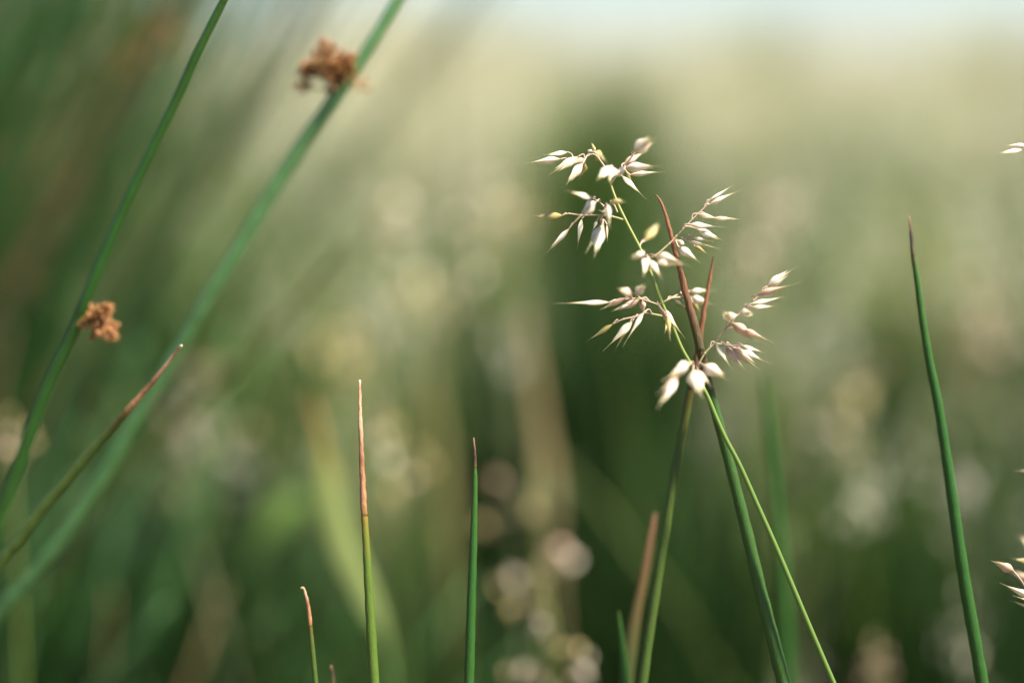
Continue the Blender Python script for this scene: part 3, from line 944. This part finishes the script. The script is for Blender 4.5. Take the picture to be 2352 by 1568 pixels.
far_panicle('blurred cream grass head behind the slender leaning rush',
            [(25, 940, 3), (30, 1080, 4), (40, 1300, 5)], 0.55, [(14, 1000, 46, 'w'), (22, 1035, 46, 'p'), (70, 985, 34, 'y'), (8, 965, 30, 'y'), (78, 1020, 30, 'y')], 25)


for i, (lab, x, y, d, k) in enumerate([
    ('blurred pale seed head high between the thick rush and the flowering grass', 905, 540, 0.86, 'wy'),
    ('blurred pale seed head left of the dark tuft behind the flowering grass', 985, 690, 0.80, 'wy'),
    ('blurred yellowish seed head just over the tan tipped rush', 800, 820, 0.84, 'yy'),
    ('blurred cream seed head to the right of the upper spikelets', 1735, 560, 0.88, 'wp'),
    ('blurred pale seed head between the culm and the tall single rush', 1960, 940, 0.80, 'yw'),
    ('blurred buff seed head right of the tall single rush', 2230, 760, 0.86, 'wp'),
    ('blurred cream seed head above the tan dry blade', 1170, 480, 0.92, 'wy'),
    ('blurred dim seed head between the leaning rushes', 470, 960, 0.82, 'yp'),
]):
    rr = random.Random(70 + i)
    far_panicle(lab, [(x + 6, y - 90, 2), (x + 10, y, 2), (x + 16, y + 140, 2), (x + 25, y + 420, 2)], d,
                [(x + rr.gauss(0, 42), y + rr.gauss(0, 55), rr.uniform(34, 52), rr.choice(k)) for _ in range(13)], 80 + i)


# ------------------------------------------------------------------ rush tussock behind on the left
def tussock(label, x0, d, n, seed, ytops, lean, spread, clusters=0, tan=0.2):
    r = random.Random(seed)
    base = P(x0, 784, d)
    t = empty('rush_tussock', (base.x, base.y, 0))
    tag(t, label, 'rush', 'rush tussocks')
    for k in range(n):
        h = CAM_H + (r.uniform(*ytops))
        a = r.gauss(lean, 0.10)
        off = Vector((r.gauss(0, spread), r.gauss(0, spread * .6), 0))
        q = Vector((base.x, base.y, -0.01)) + off
        dirv = Vector((math.sin(a), r.gauss(0, .1), math.cos(a)))
        L = h / math.cos(a)
        bend = r.uniform(-.03, .08)
        ctrl = [(q + dirv * (L * s) + Vector((bend * s * s, 0, 0)), rr) for s, rr in ((1, .0005), (.85, .0016), (.6, .0021), (.3, .0022), (0, .0022))]
        p3, r3 = spline(ctrl, 4)
        mb = MB()
        mb.sweep(p3, r3, 6, rv=r.random())
        m = M['leaf_dry'] if r.random() < tan else (M['rush_blue'] if r.random() < .5 else M['rush'])
        add('stem', mb.mesh('stem'), m, t)
        if k < clusters:
            A = ctrl[1][0].lerp(ctrl[2][0], .3)
            mb = MB()
            fl = None
            for j in range(16):
                u = Vector((r.gauss(0.2, 1), r.gauss(0, 1), r.gauss(.2, 1))).normalized()
                e = A + u * r.uniform(.004, .014)
                mb.sweep([A, A.lerp(e, .6), e, e + u * .002, e + u * .004], [.0002, .0002, .0006, .0011, .0002], 5, rv=r.random())
            fl = add('flower_cluster', mb.mesh('flower_cluster'), M['capsule'], t)
    return t


tussock('tall dense rush tussock leaning right behind the slender rush', -830, 0.95, 190, 31, (-.02, .40), 0.42, 0.075, 16)
tussock('dark upright rush tussock farther left behind the leaning rushes', -170, 1.3, 170, 32, (-.05, .48), 0.16, 0.075, 20)
tussock('low dark rush tussock at the foot of the leaning rushes', -250, 0.70, 50, 33, (-.32, -.10), 0.35, 0.07, 0, .1)
